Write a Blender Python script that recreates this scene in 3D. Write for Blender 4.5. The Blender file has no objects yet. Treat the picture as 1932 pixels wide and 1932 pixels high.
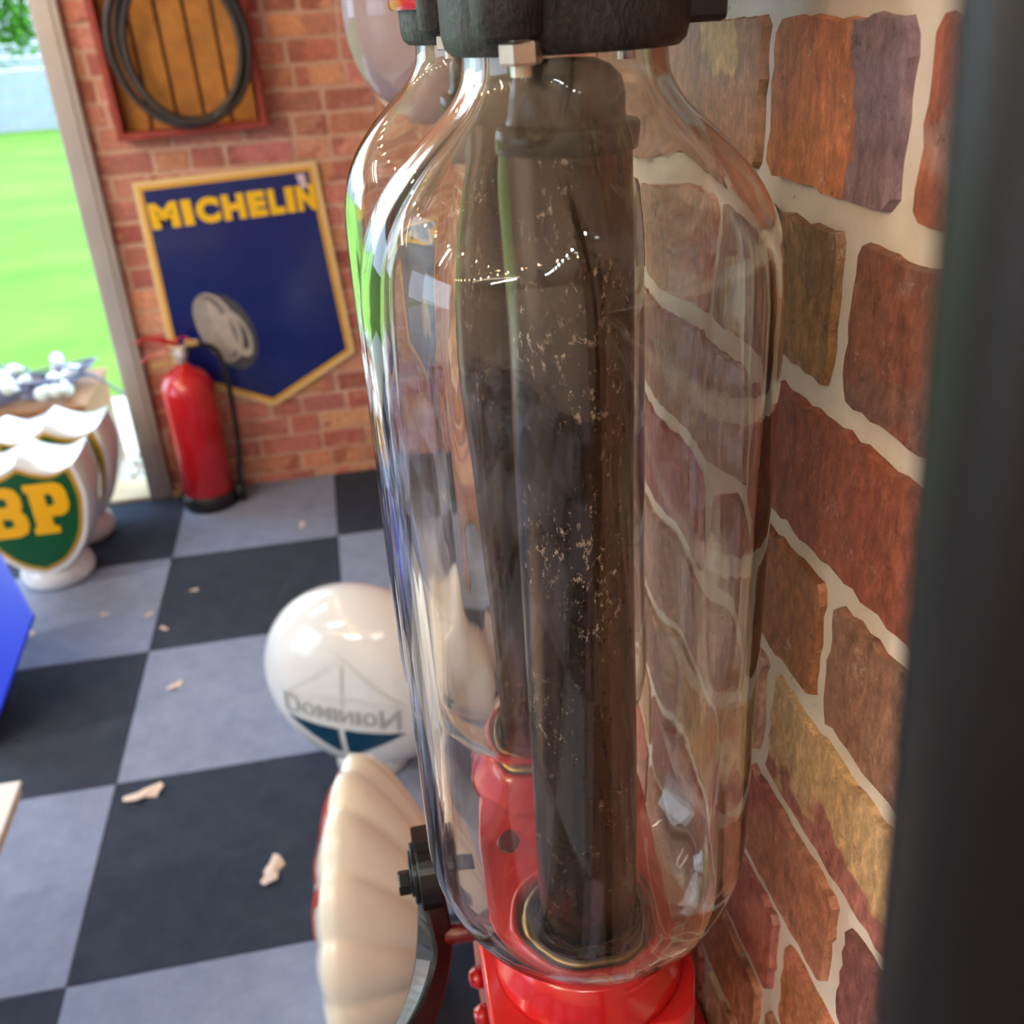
import bpy, bmesh, math, random
from mathutils import Vector, Matrix, noise
random.seed(7)
R = math.radians
scene = bpy.context.scene
COL = scene.collection

# ------------------------------------------------------------------ camera
CAM = Vector((0.0, 0.0, 1.43))
cam_d = bpy.data.cameras.new('camera')
cam = bpy.data.objects.new('camera', cam_d); COL.objects.link(cam)
right = Vector((0.98128408, -0.18513313, -0.05298369))
down = Vector((-0.13130164, -0.4420007, -0.88735295))
fwd = Vector((0.14085961, 0.87770217, -0.45803654))
M = Matrix((( right.x, -down.x, -fwd.x), (right.y, -down.y, -fwd.y), (right.z, -down.z, -fwd.z))).to_4x4()
M.translation = CAM
cam.matrix_world = M
cam_d.sensor_width = 36.0
cam_d.lens = 36.0 * 1850.0 / 1932.0
cam_d.clip_start = 0.005
cam_d.clip_end = 200
cam_d.dof.use_dof = True
cam_d.dof.focus_distance = 0.37
cam_d.dof.aperture_fstop = 13.0
scene.camera = cam

# ------------------------------------------------------------------ world, exposure
world = bpy.data.worlds.new('overcast_sky'); scene.world = world
world.use_nodes = True
wn = world.node_tree.nodes; wl = world.node_tree.links
bg = wn['Background']
bg.inputs['Color'].default_value = (0.62, 0.80, 1.0, 1)
bg.inputs['Strength'].default_value = 4.5
scene.view_settings.view_transform = 'Standard'
scene.view_settings.look = 'None'
scene.view_settings.gamma = 1.0
scene.view_settings.use_curve_mapping = False
scene.view_settings.exposure = 0.28
scene.cycles.max_bounces = 12
scene.cycles.transmission_bounces = 12
scene.cycles.glossy_bounces = 3
scene.cycles.diffuse_bounces = 2
scene.cycles.use_light_tree = False
scene.cycles.adaptive_threshold = 0.06
scene.cycles.adaptive_min_samples = 12
scene.cycles.caustics_reflective = False
scene.cycles.light_sampling_threshold = 0.1
scene.cycles.debug_use_spatial_splits = True
scene.cycles.transparent_max_bounces = 12

FILL_STRENGTH = 125.0     # added ceiling fill battens
BULB_STRENGTH = 220.0     # warm fairy bulbs
COOL_STRENGTH = 160.0     # cool white string

# ------------------------------------------------------------------ helpers
def lin(r, g, b):
    f = lambda c: ((c/255)/12.92 if c/255 <= 0.04045 else (((c/255)+0.055)/1.055)**2.4)
    return (f(r), f(g), f(b), 1.0)

def new_mat(name):
    m = bpy.data.materials.new(name); m.use_nodes = True
    return m, m.node_tree.nodes, m.node_tree.links, m.node_tree.nodes['Principled BSDF']

def pos_node(n, l, scale=(1, 1, 1), coord='Object'):
    tc = n.new('ShaderNodeTexCoord'); mp = n.new('ShaderNodeMapping')
    mp.inputs['Scale'].default_value = scale
    l.new(tc.outputs[coord], mp.inputs['Vector']); return mp.outputs['Vector']

def noise_node(n, l, vec, scale, detail=4, rough=0.6):
    t = n.new('ShaderNodeTexNoise'); t.inputs['Scale'].default_value = scale
    t.inputs['Detail'].default_value = detail; t.inputs['Roughness'].default_value = rough
    l.new(vec, t.inputs['Vector']); return t.outputs['Fac']

def ramp(n, l, fac, stops):
    r = n.new('ShaderNodeValToRGB'); l.new(fac, r.inputs['Fac'])
    e = r.color_ramp.elements
    e[0].position, e[0].color = stops[0][0], stops[0][1]
    e[1].position, e[1].color = stops[1][0], stops[1][1]
    for p, c in stops[2:]:
        k = e.new(p); k.color = c
    return r.outputs['Color']

def mixc(n, l, fac, a, b, mode='MIX'):
    m = n.new('ShaderNodeMix'); m.data_type = 'RGBA'; m.blend_type = mode
    for sock, v in ((m.inputs[0], fac), (m.inputs[6], a), (m.inputs[7], b)):
        if hasattr(v, 'is_output'): l.new(v, sock)
        else: sock.default_value = v
    return m.outputs[2]

def bump(n, l, height, strength, dist=0.001):
    b = n.new('ShaderNodeBump'); b.inputs['Strength'].default_value = strength
    b.inputs['Distance'].default_value = dist
    l.new(height, b.inputs['Height']); return b.outputs['Normal']

W1 = (1, 1, 1, 1); K1 = (0, 0, 0, 1)

def simple(name, col, rough=0.5, metal=0.0, spec=0.5, var=0.0, scale=40, bumps=0.0, bscale=200, coat=0.0, emit=None, trans=0.0, sss=0.0):
    m, n, l, p = new_mat(name)
    v = pos_node(n, l)
    if var > 0:
        f = noise_node(n, l, v, scale)
        c = ramp(n, l, f, [(0.3, tuple(x*(1-var) for x in col[:3])+(1,)), (0.7, tuple(min(1, x*(1+var)) for x in col[:3])+(1,))])
        l.new(c, p.inputs['Base Color'])
    else:
        p.inputs['Base Color'].default_value = col
    p.inputs['Roughness'].default_value = rough
    p.inputs['Metallic'].default_value = metal
    p.inputs['Specular IOR Level'].default_value = spec
    p.inputs['Coat Weight'].default_value = coat
    p.inputs['Coat Roughness'].default_value = 0.08
    p.inputs['Transmission Weight'].default_value = trans
    p.inputs['Subsurface Weight'].default_value = sss
    p.inputs['Subsurface Radius'].default_value = (0.03, 0.03, 0.028)
    if bumps > 0:
        l.new(bump(n, l, noise_node(n, l, v, bscale, 5), bumps), p.inputs['Normal'])
    if emit:
        p.inputs['Emission Color'].default_value = emit[0]
        p.inputs['Emission Strength'].default_value = emit[1]
    return m

def tag(o, label=None, cat=None, group=None, kind=None):
    if label: o['label'] = label
    if cat: o['category'] = cat
    if group: o['group'] = group
    if kind: o['kind'] = kind
    return o

def empty(name, loc=(0, 0, 0), rot=(0, 0, 0), label=None, cat=None, group=None):
    e = bpy.data.objects.new(name, None); COL.objects.link(e)
    e.empty_display_size = 0.05
    e.location = loc; e.rotation_euler = rot
    return tag(e, label, cat, group)

def link_bm(name, bm, mat, parent=None, smooth=False, world=False, kind=None):
    """turn a bmesh into ONE mesh object; world=True: vertices are in world space"""
    me = bpy.data.meshes.new(name)
    if world and parent is not None:
        inv = Matrix.LocRotScale(parent.location, parent.rotation_euler, None).inverted()
        if parent.parent is not None:
            g = parent.parent
            inv = inv @ Matrix.LocRotScale(g.location, g.rotation_euler, None).inverted()
        bm.transform(inv)
    bm.to_mesh(me); bm.free()
    if smooth:
        for p in me.polygons: p.use_smooth = True
    mats = mat if isinstance(mat, (list, tuple)) else [mat]
    for x in mats: me.materials.append(x)
    o = bpy.data.objects.new(name, me); COL.objects.link(o)
    if parent is not None: o.parent = parent
    if kind: o['kind'] = kind
    return o

def bm_box(bm, x0, x1, y0, y1, z0, z1, bev=0.0, seg=2, mi=0):
    b = bmesh.new()
    bmesh.ops.create_cube(b, size=1.0)
    for v in b.verts:
        v.co = Vector(((x0+x1)/2 + v.co.x*(x1-x0), (y0+y1)/2 + v.co.y*(y1-y0), (z0+z1)/2 + v.co.z*(z1-z0)))
    if bev > 0:
        bmesh.ops.bevel(b, geom=b.edges[:], offset=bev, segments=seg, affect='EDGES', profile=0.5)
    merge(bm, b, mi=mi); return bm

def merge(bm, b, mat=None, mi=0):
    if mat is not None: b.transform(mat)
    vm = {}
    for v in b.verts: vm[v] = bm.verts.new(v.co)
    for f in b.faces:
        try:
            g = bm.faces.new([vm[v] for v in f.verts]); g.material_index = mi; g.smooth = f.smooth
        except ValueError: pass
    b.free()

def box(x0, x1, y0, y1, z0, z1, bev=0.0, seg=2):
    return bm_box(bmesh.new(), x0, x1, y0, y1, z0, z1, bev, seg)

def lathe(profile, n=64, c=(0, 0, 0), closed=False, wob=None):
    """revolve (r,z) around z; closed: profile loops back on itself"""
    bm = bmesh.new(); rings = []
    for (r, z) in profile:
        ring = []
        if r < 1e-6:
            ring = [bm.verts.new((c[0], c[1], c[2]+z))]
        else:
            for i in range(n):
                a = 2*math.pi*i/n
                rr = r + (wob(r, z, a) if wob else 0)
                ring.append(bm.verts.new((c[0]+rr*math.cos(a), c[1]+rr*math.sin(a), c[2]+z)))
        rings.append(ring)
    pairs = list(zip(rings[:-1], rings[1:]))
    if closed: pairs.append((rings[-1], rings[0]))
    for A, B in pairs:
        for i in range(n):
            j = (i+1) % n
            if len(A) == 1 and len(B) == 1: continue
            if len(A) == 1: bm.faces.new((A[0], B[j], B[i]))
            elif len(B) == 1: bm.faces.new((A[i], A[j], B[0]))
            else: bm.faces.new((A[i], A[j], B[j], B[i]))
    bmesh.ops.recalc_face_normals(bm, faces=bm.faces[:])
    return bm

def cyl(p0, p1, r, n=24, r1=None, bev=0.0):
    p0, p1 = Vector(p0), Vector(p1); d = p1-p0; L = d.length
    r1 = r if r1 is None else r1
    if bev > 0: prof = [(0, 0), (r-bev, 0), (r, bev), (r1, L-bev), (r1-bev, L), (0, L)]
    else: prof = [(0, 0), (r, 0), (r1, L), (0, L)]
    bm = lathe(prof, n)
    q = Vector((0, 0, 1)).rotation_difference(d.normalized()).to_matrix().to_4x4()
    q.translation = p0; bm.transform(q); return bm

def tube(path, r, n=10, caps=True, closed=False):
    bm = bmesh.new(); rings = []; P = [Vector(p) for p in path]; N = len(P)
    up = None
    for i in range(N):
        if closed: t = (P[(i+1) % N]-P[i-1]).normalized()
        else: t = (P[min(i+1, N-1)]-P[max(i-1, 0)]).normalized()
        if up is None:
            up = t.cross(Vector((0, 0, 1)))
            if up.length < 0.1: up = t.cross(Vector((1, 0, 0)))
            up.normalize()
        up = (up - t*up.dot(t)).normalized(); w = t.cross(up)
        rr = r[i] if isinstance(r, (list, tuple)) else r
        rings.append([bm.verts.new(P[i]+(up*math.cos(2*math.pi*k/n)+w*math.sin(2*math.pi*k/n))*rr) for k in range(n)])
    rng = range(N) if closed else range(N-1)
    for i in rng:
        A, B = rings[i], rings[(i+1) % N]
        for k in range(n):
            bm.faces.new((A[k], A[(k+1) % n], B[(k+1) % n], B[k]))
    if caps and not closed:
        bm.faces.new(rings[0][::-1]); bm.faces.new(rings[-1])
    bmesh.ops.recalc_face_normals(bm, faces=bm.faces[:])
    return bm

def smooth_path(pts, k=8):
    P = [Vector(p) for p in pts]; out = []
    for i in range(len(P)-1):
        a, b, c, d = P[max(i-1, 0)], P[i], P[i+1], P[min(i+2, len(P)-1)]
        for s in range(k):
            t = s/k
            out.append(0.5*((2*b)+(c-a)*t+(2*a-5*b+4*c-d)*t*t+(3*b-a-3*c+d)*t**3))
    out.append(P[-1]); return out

def shape2d(outlines, depth=0.002, bevel=0.0):
    """flat shape with holes (list of closed outlines in xy) -> bmesh, thickness along +z from 0"""
    cu = bpy.data.curves.new('shape', 'CURVE'); cu.dimensions = '2D'; cu.fill_mode = 'BOTH'
    for pts in outlines:
        sp = cu.splines.new('POLY'); sp.points.add(len(pts)-1); sp.use_cyclic_u = True
        for i, p in enumerate(pts): sp.points[i].co = (p[0], p[1], 0, 1)
    cu.extrude = depth/2; cu.bevel_depth = bevel
    return curve_bm(cu, Matrix.Translation((0, 0, depth/2)))

def text2d(s, size=1.0, depth=0.002, offset=0.0, spacing=1.0):
    cu = bpy.data.curves.new('text', 'FONT'); cu.body = s; cu.size = size
    cu.extrude = depth/2; cu.offset = offset; cu.space_character = spacing
    cu.align_x = 'CENTER'; cu.align_y = 'CENTER'
    return curve_bm(cu, Matrix.Translation((0, 0, depth/2)))

def curve_bm(cu, mat):
    o = bpy.data.objects.new('tmp', cu); COL.objects.link(o)
    dg = bpy.context.evaluated_depsgraph_get()
    me = bpy.data.meshes.new_from_object(o.evaluated_get(dg))
    bm = bmesh.new(); bm.from_mesh(me)
    bpy.data.objects.remove(o); bpy.data.meshes.remove(me); bpy.data.curves.remove(cu)
    bm.transform(mat); return bm

def fit(bm, x0, x1, y0, y1):
    xs = [v.co.x for v in bm.verts]; ys = [v.co.y for v in bm.verts]
    ax, bx, ay, by = min(xs), max(xs), min(ys), max(ys)
    for v in bm.verts:
        v.co.x = x0+(v.co.x-ax)/(bx-ax)*(x1-x0); v.co.y = y0+(v.co.y-ay)/(by-ay)*(y1-y0)
    return bm

# xy drawing plane -> vertical plane facing -Y (x stays x, y -> z, z -> -y)
FACE = Matrix(((1, 0, 0, 0), (0, 0, -1, 0), (0, 1, 0, 0), (0, 0, 0, 1)))

# ------------------------------------------------------------------ materials
def brick_material(name, gloss):
    m, n, l, p = new_mat(name)
    v = pos_node(n, l)
    at = n.new('ShaderNodeAttribute'); at.attribute_name = 'tone'
    at2 = n.new('ShaderNodeAttribute'); at2.attribute_name = 'tone_b'
    f1 = noise_node(n, l, v, 17, 3, 0.6)
    sp = n.new('ShaderNodeAttribute'); sp.attribute_name = 'split'
    ma = n.new('ShaderNodeMath'); ma.operation = 'MULTIPLY_ADD'; ma.inputs[1].default_value = 2.2
    l.new(f1, ma.inputs[0]); l.new(sp.outputs['Fac'], ma.inputs[2])
    patch = ramp(n, l, ma.outputs[0], [(0.55, K1), (0.62, W1)])
    c = mixc(n, l, patch, at.outputs['Color'], at2.outputs['Color'])
    vs = pos_node(n, l, (170, 170, 95))
    f2 = noise_node(n, l, vs, 1.0, 5, 0.75)
    c = mixc(n, l, 0.85, c, ramp(n, l, f2, [(0.28, (0.50, 0.48, 0.48, 1)), (0.5, (1.15, 1.15, 1.15, 1)), (0.72, (2.1, 2.05, 2.0, 1))]), 'MULTIPLY')
    f3 = noise_node(n, l, v, 60, 5, 0.9)
    c = mixc(n, l, ramp(n, l, f3, [(0.585, K1), (0.70, (0.6, 0.6, 0.6, 1))]), c, lin(222, 196, 170))
    c = mixc(n, l, ramp(n, l, f3, [(0.32, (0.7, 0.7, 0.7, 1)), (0.41, K1)]), c, lin(72, 46, 44))
    l.new(c, p.inputs['Base Color'])
    p.inputs['Roughness'].default_value = gloss
    p.inputs['Specular IOR Level'].default_value = 0.45
    l.new(bump(n, l, f2, 0.5, 0.0015), p.inputs['Normal'])
    return m

def mortar_material(name, a, b):
    m, n, l, p = new_mat(name)
    v = pos_node(n, l)
    c = ramp(n, l, noise_node(n, l, v, 22, 6, 0.65), [(0.3, a), (0.7, b)])
    f = noise_node(n, l, v, 130, 4, 0.7)
    c = mixc(n, l, ramp(n, l, f, [(0.66, K1), (0.74, (0.6, 0.6, 0.6, 1))]), c, lin(120, 92, 78))
    l.new(c, p.inputs['Base Color']); p.inputs['Roughness'].default_value = 0.55
    l.new(bump(n, l, noise_node(n, l, v, 300, 4), 0.2), p.inputs['Normal'])
    return m

MAT_BRICK_NEAR = brick_material('side_wall_brick', 0.42)
MAT_BRICK_FAR = brick_material('end_wall_brick', 0.6)
MAT_MORTAR_NEAR = mortar_material('side_wall_mortar', lin(224, 208, 188), lin(242, 230, 214))
MAT_MORTAR_FAR = mortar_material('end_wall_mortar', lin(206, 164, 142), lin(222, 186, 164))

def carpet(name, a, b):
    m, n, l, p = new_mat(name)
    v = pos_node(n, l, coord='Object')
    oi = n.new('ShaderNodeObjectInfo')
    c = ramp(n, l, noise_node(n, l, v, 14, 6, 0.7), [(0.3, a), (0.7, b)])
    f = noise_node(n, l, v, 420, 3, 0.7)
    c = mixc(n, l, 0.5, c, ramp(n, l, f, [(0.3, (0.6, 0.6, 0.62, 1)), (0.7, (1.35, 1.35, 1.35, 1))]), 'MULTIPLY')
    c = mixc(n, l, 1.0, c, ramp(n, l, oi.outputs['Random'], [(0.0, (0.92, 0.92, 0.94, 1)), (1.0, (1.06, 1.06, 1.05, 1))]), 'MULTIPLY')
    l.new(c, p.inputs['Base Color']); p.inputs['Roughness'].default_value = 0.95
    p.inputs['Specular IOR Level'].default_value = 0.15
    l.new(bump(n, l, f, 0.6, 0.003), p.inputs['Normal'])
    return m
MAT_TILE_L = carpet('grey_carpet', lin(136, 150, 180), lin(158, 170, 198))
MAT_TILE_D = carpet('charcoal_carpet', lin(56, 64, 80), lin(70, 78, 94))

MAT_PLASTER = simple('white_plaster', lin(214, 206, 196), 0.8, var=0.04, scale=6, bumps=0.1)
MAT_CEIL = simple('ceiling_board', lin(226, 222, 214), 0.85, var=0.03, scale=4)
MAT_JAMB = simple('aluminium_frame', lin(176, 170, 166), 0.42, metal=0.35, var=0.06, scale=8)
MAT_SILL = simple('pale_timber', lin(206, 186, 150), 0.6, var=0.15, scale=30)
MAT_RED = simple('red_gloss_paint', lin(196, 22, 26), 0.22, var=0.12, scale=30, bumps=0.08, bscale=90, coat=0.6)
MAT_RED_DK = simple('dark_red_paint', lin(92, 14, 16), 0.35, var=0.15, scale=40)
MAT_EXT = simple('extinguisher_red', lin(196, 24, 34), 0.25, coat=0.5, var=0.05)
MAT_BLACK = simple('black_rubber', lin(26, 26, 28), 0.45, var=0.2, scale=50)
MAT_BLACK_GLOSS = simple('black_painted_steel', lin(20, 20, 22), 0.3, var=0.2, scale=60, bumps=0.15, bscale=80)
MAT_LITSTEEL = simple('lit_steel', lin(120, 118, 122), 0.4, metal=0.6, var=0.2, scale=60)  # paler grey for the daylit side of the pump handle
MAT_STEEL = simple('bright_steel', lin(200, 190, 176), 0.3, metal=0.9, var=0.15, scale=120)
MAT_BRASS = simple('old_brass', lin(156, 134, 92), 0.35, metal=0.8, var=0.2, scale=80)
MAT_PIPE = simple('dark_steel_pipe', lin(22, 19, 19), 0.42, spec=0.22, var=0.12, scale=20)
MAT_MILK = simple('milk_glass', lin(232, 236, 240), 0.12, spec=0.6, coat=0.5, var=0.015, scale=12)
MAT_CREAM = simple('cream_milk_glass', lin(246, 246, 236), 0.18, spec=0.6, coat=0.4, var=0.04, scale=10)
MAT_GOLD = simple('gold_print', lin(196, 150, 30), 0.4)
MAT_GREEN = simple('green_print', lin(16, 84, 46), 0.35)
MAT_YELLOW = simple('yellow_print', lin(238, 180, 14), 0.4)
MAT_YELLOW2 = simple('sign_yellow', lin(246, 198, 8), 0.4)
MAT_NAVY = simple('navy_enamel', lin(10, 28, 104), 0.22, var=0.1, scale=5, coat=0.3)
MAT_SIGNEDGE = simple('cream_enamel', lin(236, 206, 150), 0.35, var=0.05, scale=20)
MAT_SIGNGOLD = simple('ochre_enamel_line', lin(222, 170, 52), 0.35)
MAT_PRINTGREY = simple('grey_print', lin(172, 178, 182), 0.5)
MAT_PRINTPALE = simple('pale_grey_print', lin(222, 226, 228), 0.5)
MAT_TEAL = simple('teal_print', lin(16, 62, 92), 0.35)
MAT_REDPRINT = simple('red_print', lin(186, 48, 44), 0.4)
MAT_CRATE_RED = simple('red_painted_wood', lin(150, 52, 40), 0.5, var=0.2, scale=25)
MAT_CRATE_OCHRE = simple('ochre_painted_wood', lin(178, 118, 40), 0.55, var=0.25, scale=18)
MAT_CRATE_BACK = simple('brown_wood', lin(110, 66, 26), 0.6, var=0.2, scale=20)
MAT_WHITE = simple('white_laminate', lin(232, 234, 236), 0.3, var=0.02)
MAT_EDGE = simple('beige_edging', lin(206, 190, 164), 0.5)
MAT_BLUE = simple('blue_enamel', lin(8, 40, 190), 0.4, spec=0.25, var=0.06, scale=5)
MAT_FENCE = simple('grey_fence_paint', lin(150, 154, 166), 0.7, var=0.08, scale=5)
MAT_BOXWOOD = simple('brown_box_wood', lin(150, 104, 66), 0.6, var=0.2, scale=14)
MAT_CABLE = simple('slate_cable', lin(98, 104, 132), 0.45)
MAT_BULBGLASS = simple('frosted_bulb', lin(226, 238, 240), 0.15, coat=0.5)
MAT_TAN = simple('tan_tab', lin(186, 150, 96), 0.5)
MAT_PAPER = simple('pink_paper', lin(214, 196, 206), 0.7)
MAT_LEAF = simple('dry_leaf', lin(242, 220, 204), 0.7, var=0.12, scale=60)
MAT_TYRE_L = simple('tyre_print_pale', lin(176, 170, 164), 0.45, var=0.15, scale=60)
MAT_TYRE_D = simple('tyre_print_dark', lin(70, 70, 78), 0.45, var=0.2, scale=60)
MAT_HOSE = simple('brown_black_rubber', lin(44, 38, 36), 0.5, var=0.2, scale=20)
MAT_STONE = simple('pale_gravel', lin(206, 206, 194), 0.8, var=0.15, scale=30)
MAT_TRUNK = simple('bark', lin(86, 72, 58), 0.9, var=0.3, scale=20)

def foliage_mat():
    m, n, l, p = new_mat('leaf_green')
    oi = n.new('ShaderNodeTexCoord')
    f = noise_node(n, l, oi.outputs['Object'], 5, 3)
    c = ramp(n, l, f, [(0.3, lin(60, 120, 30)), (0.7, lin(120, 180, 70))])
    l.new(c, p.inputs['Base Color']); p.inputs['Roughness'].default_value = 0.5
    p.inputs['Subsurface Weight'].default_value = 0.0
    tr = n.new('ShaderNodeBsdfTranslucent'); l.new(c, tr.inputs['Color'])
    mx = n.new('ShaderNodeMixShader'); mx.inputs[0].default_value = 0.45
    l.new(p.outputs[0], mx.inputs[1]); l.new(tr.outputs[0], mx.inputs[2])
    l.new(mx.outputs[0], n['Material Output'].inputs['Surface'])
    return m
MAT_FOLIAGE = foliage_mat()

def grass_mat():
    m, n, l, p = new_mat('lawn_grass')
    v = pos_node(n, l)
    c = ramp(n, l, noise_node(n, l, v, 1.1, 6, 0.65), [(0.3, lin(92, 132, 52)), (0.7, lin(122, 158, 66))])
    c = mixc(n, l, 0.6, c, ramp(n, l, noise_node(n, l, v, 60, 4, 0.7), [(0.3, (0.6, 0.7, 0.5, 1)), (0.7, (1.25, 1.2, 1.2, 1))]), 'MULTIPLY')
    l.new(c, p.inputs['Base Color']); p.inputs['Roughness'].default_value = 0.9
    p.inputs['Specular IOR Level'].default_value = 0.1
    return m
MAT_GRASS = grass_mat()

def glass_mat(name, tint, dust_amt, rough=0.0, dust=(206, 190, 166)):
    """clear glass with a film of dust that thickens towards the shoulder"""
    m, n, l, p = new_mat(name)
    p.inputs['Base Color'].default_value = tint
    p.inputs['Transmission Weight'].default_value = 1.0
    p.inputs['Roughness'].default_value = rough
    p.inputs['IOR'].default_value = 1.47
    at = n.new('ShaderNodeAttribute'); at.attribute_name = 'dust'
    mul2 = n.new('ShaderNodeMath'); mul2.operation = 'MULTIPLY'; mul2.inputs[1].default_value = dust_amt
    l.new(at.outputs['Fac'], mul2.inputs[0])
    df = n.new('ShaderNodeBsdfDiffuse'); df.inputs['Color'].default_value = lin(*dust)
    tl = n.new('ShaderNodeBsdfTranslucent'); tl.inputs['Color'].default_value = lin(*dust)
    dm = n.new('ShaderNodeMixShader'); dm.inputs[0].default_value = 0.4
    l.new(df.outputs[0], dm.inputs[1]); l.new(tl.outputs[0], dm.inputs[2])
    mx = n.new('ShaderNodeMixShader')
    l.new(mul2.outputs[0], mx.inputs[0]); l.new(p.outputs[0], mx.inputs[1]); l.new(dm.outputs[0], mx.inputs[2])
    l.new(mx.outputs[0], n['Material Output'].inputs['Surface'])
    return m
MAT_GLASS = glass_mat('jar_glass', (0.99, 0.968, 0.925, 1), 1.0)
MAT_GLASS_FROST = glass_mat('cylinder_glass', (0.99, 0.97, 0.98, 1), 1.0, dust=(232, 212, 222))

def tube_mat():
    m, n, l, p = new_mat('lacquered_bronze_tube')
    v = pos_node(n, l)
    vs = pos_node(n, l, (60, 60, 3))
    c = ramp(n, l, noise_node(n, l, vs, 1.0, 4), [(0.3, lin(60, 44, 33)), (0.7, lin(98, 74, 56))])
    gd = ramp(n, l, noise_node(n, l, v, 24, 6, 0.7), [(0.48, K1), (0.66, W1)])
    sc = ramp(n, l, noise_node(n, l, pos_node(n, l, (1, 1, 0.6)), 300, 4, 0.8), [(0.56, K1), (0.64, W1)])
    mask = mixc(n, l, 1.0, gd, sc, 'MULTIPLY')
    c = mixc(n, l, mask, c, lin(196, 180, 160))
    l.new(c, p.inputs['Base Color'])
    l.new(ramp(n, l, mask, [(0.0, (0.7, 0.7, 0.7, 1)), (0.6, K1)]), p.inputs['Metallic'])
    p.inputs['Roughness'].default_value = 0.22
    l.new(bump(n, l, noise_node(n, l, v, 60, 3), 0.05), p.inputs['Normal'])
    return m
MAT_TUBE = tube_mat()
MAT_TUBECAP = simple('bronze_tube_cap', lin(26, 22, 20), 0.25, metal=0.5, var=0.2, scale=60)

def iron_mat():
    m, n, l, p = new_mat('wrinkled_cast_iron')
    v = pos_node(n, l)
    h = noise_node(n, l, pos_node(n, l, (1, 1, 0.45)), 520, 5, 0.75)
    c = ramp(n, l, h, [(0.35, lin(28, 24, 24)), (0.75, lin(62, 54, 52))])
    l.new(c, p.inputs['Base Color']); p.inputs['Roughness'].default_value = 0.33
    p.inputs['Metallic'].default_value = 0.2
    l.new(bump(n, l, h, 0.9, 0.0016), p.inputs['Normal'])
    return m
MAT_IRON = iron_mat()

def emit_mat(name, col, s):
    m, n, l, p = new_mat(name)
    e = n.new('ShaderNodeEmission'); e.inputs[0].default_value = col; e.inputs[1].default_value = s
    l.new(e.outputs[0], n['Material Output'].inputs['Surface']); return m
MAT_FILL = emit_mat('fill_light', (1.0, 0.87, 0.72, 1), FILL_STRENGTH)
MAT_WARM = emit_mat('warm_bulb', (1.0, 0.6, 0.24, 1), BULB_STRENGTH)
MAT_COOL = emit_mat('cool_bulb', (0.75, 0.93, 1.0, 1), COOL_STRENGTH)

# ------------------------------------------------------------------ the room
WX = 0.172          # side wall plane
FY = 3.21           # end wall plane
X0, Y0, H = -4.4, -3.0, 2.45
JX = -0.66          # edge of the door opening
OX = -3.6           # other edge of the opening
OH = 2.2

def quad(bm, pts):
    return bm.faces.new([bm.verts.new(p) for p in pts])

floor = link_bm('floor', box(X0-0.2, WX+0.2, Y0-0.2, FY, -0.16, -0.008), MAT_TILE_D, kind='structure')
ceiling = link_bm('ceiling', box(X0-0.2, WX+0.2, Y0-0.2, FY+0.12, H, H+0.1), MAT_CEIL, kind='structure')
wall_right = link_bm('wall_right', box(WX+0.0025, WX+0.15, Y0-0.2, FY+0.12, -0.008, H), MAT_MORTAR_NEAR, kind='structure')
bm = box(JX, WX+0.0025, FY+0.0025, FY+0.12, -0.008, H)
bm_box(bm, OX, JX, FY+0.0025, FY+0.12, OH, H)
bm_box(bm, X0, OX, FY+0.0025, FY+0.12, -0.008, H)
wall_far = link_bm('wall_far', bm, MAT_MORTAR_FAR, kind='structure')
bm = box(X0-0.15, X0, Y0-0.2, -0.7, -0.008, H)
bm_box(bm, X0-0.15, X0, 1.5, FY+0.12, -0.008, H)
bm_box(bm, X0-0.15, X0, -0.7, 1.5, 2.25, H)
wall_left = link_bm('wall_left', bm, MAT_PLASTER, kind='structure')      # opening out of view, added for daylight fill
ground_side = link_bm('ground_side', box(-40, X0-0.15, -30, FY+0.12, -0.2, -0.02), simple('pale_driveway', lin(168, 164, 156), 0.9, var=0.1, scale=4), kind='structure')
wall_back = link_bm('wall_back', box(X0, WX, Y0-0.15, Y0, -0.008, H), MAT_PLASTER, kind='structure')

# carpet tiles, each a part of the floor
TS = 0.5005
tile_me = {}
for nm, mt in (('l', MAT_TILE_L), ('d', MAT_TILE_D)):
    b = box(-TS/2+0.0006, TS/2-0.0006, -TS/2+0.0006, TS/2-0.0006, -0.008, 0.0, bev=0.0015, seg=1)
    me = bpy.data.meshes.new('carpet_tile'); b.to_mesh(me); b.free(); me.materials.append(mt); tile_me[nm] = me
gx, gy = -0.611, 1.238
for i in range(-8, 2):
    for j in range(-9, 5):
        x0, y0 = gx+i*TS, gy+j*TS
        x1, y1 = min(x0+TS, WX), min(y0+TS, FY)
        xa, ya = max(x0, X0), max(y0, Y0)
        if x1-xa < 0.02 or y1-ya < 0.02: continue
        light = (i+j) % 2 == 1
        k = 'l' if light else 'd'
        if abs(x1-xa-TS) < 1e-4 and abs(y1-ya-TS) < 1e-4:
            me = tile_me[k]
        else:
            b = box(-(x1-xa)/2+0.0006, (x1-xa)/2-0.0006, -(y1-ya)/2+0.0006, (y1-ya)/2-0.0006, -0.008, 0.0, bev=0.0015, seg=1)
            me = bpy.data.meshes.new('carpet_tile'); b.to_mesh(me); b.free()
            me.materials.append(MAT_TILE_L if light else MAT_TILE_D)
        t = bpy.data.objects.new('carpet_tile', me); COL.objects.link(t)
        t.location = ((xa+x1)/2, (ya+y1)/2, 0); t.parent = floor

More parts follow.
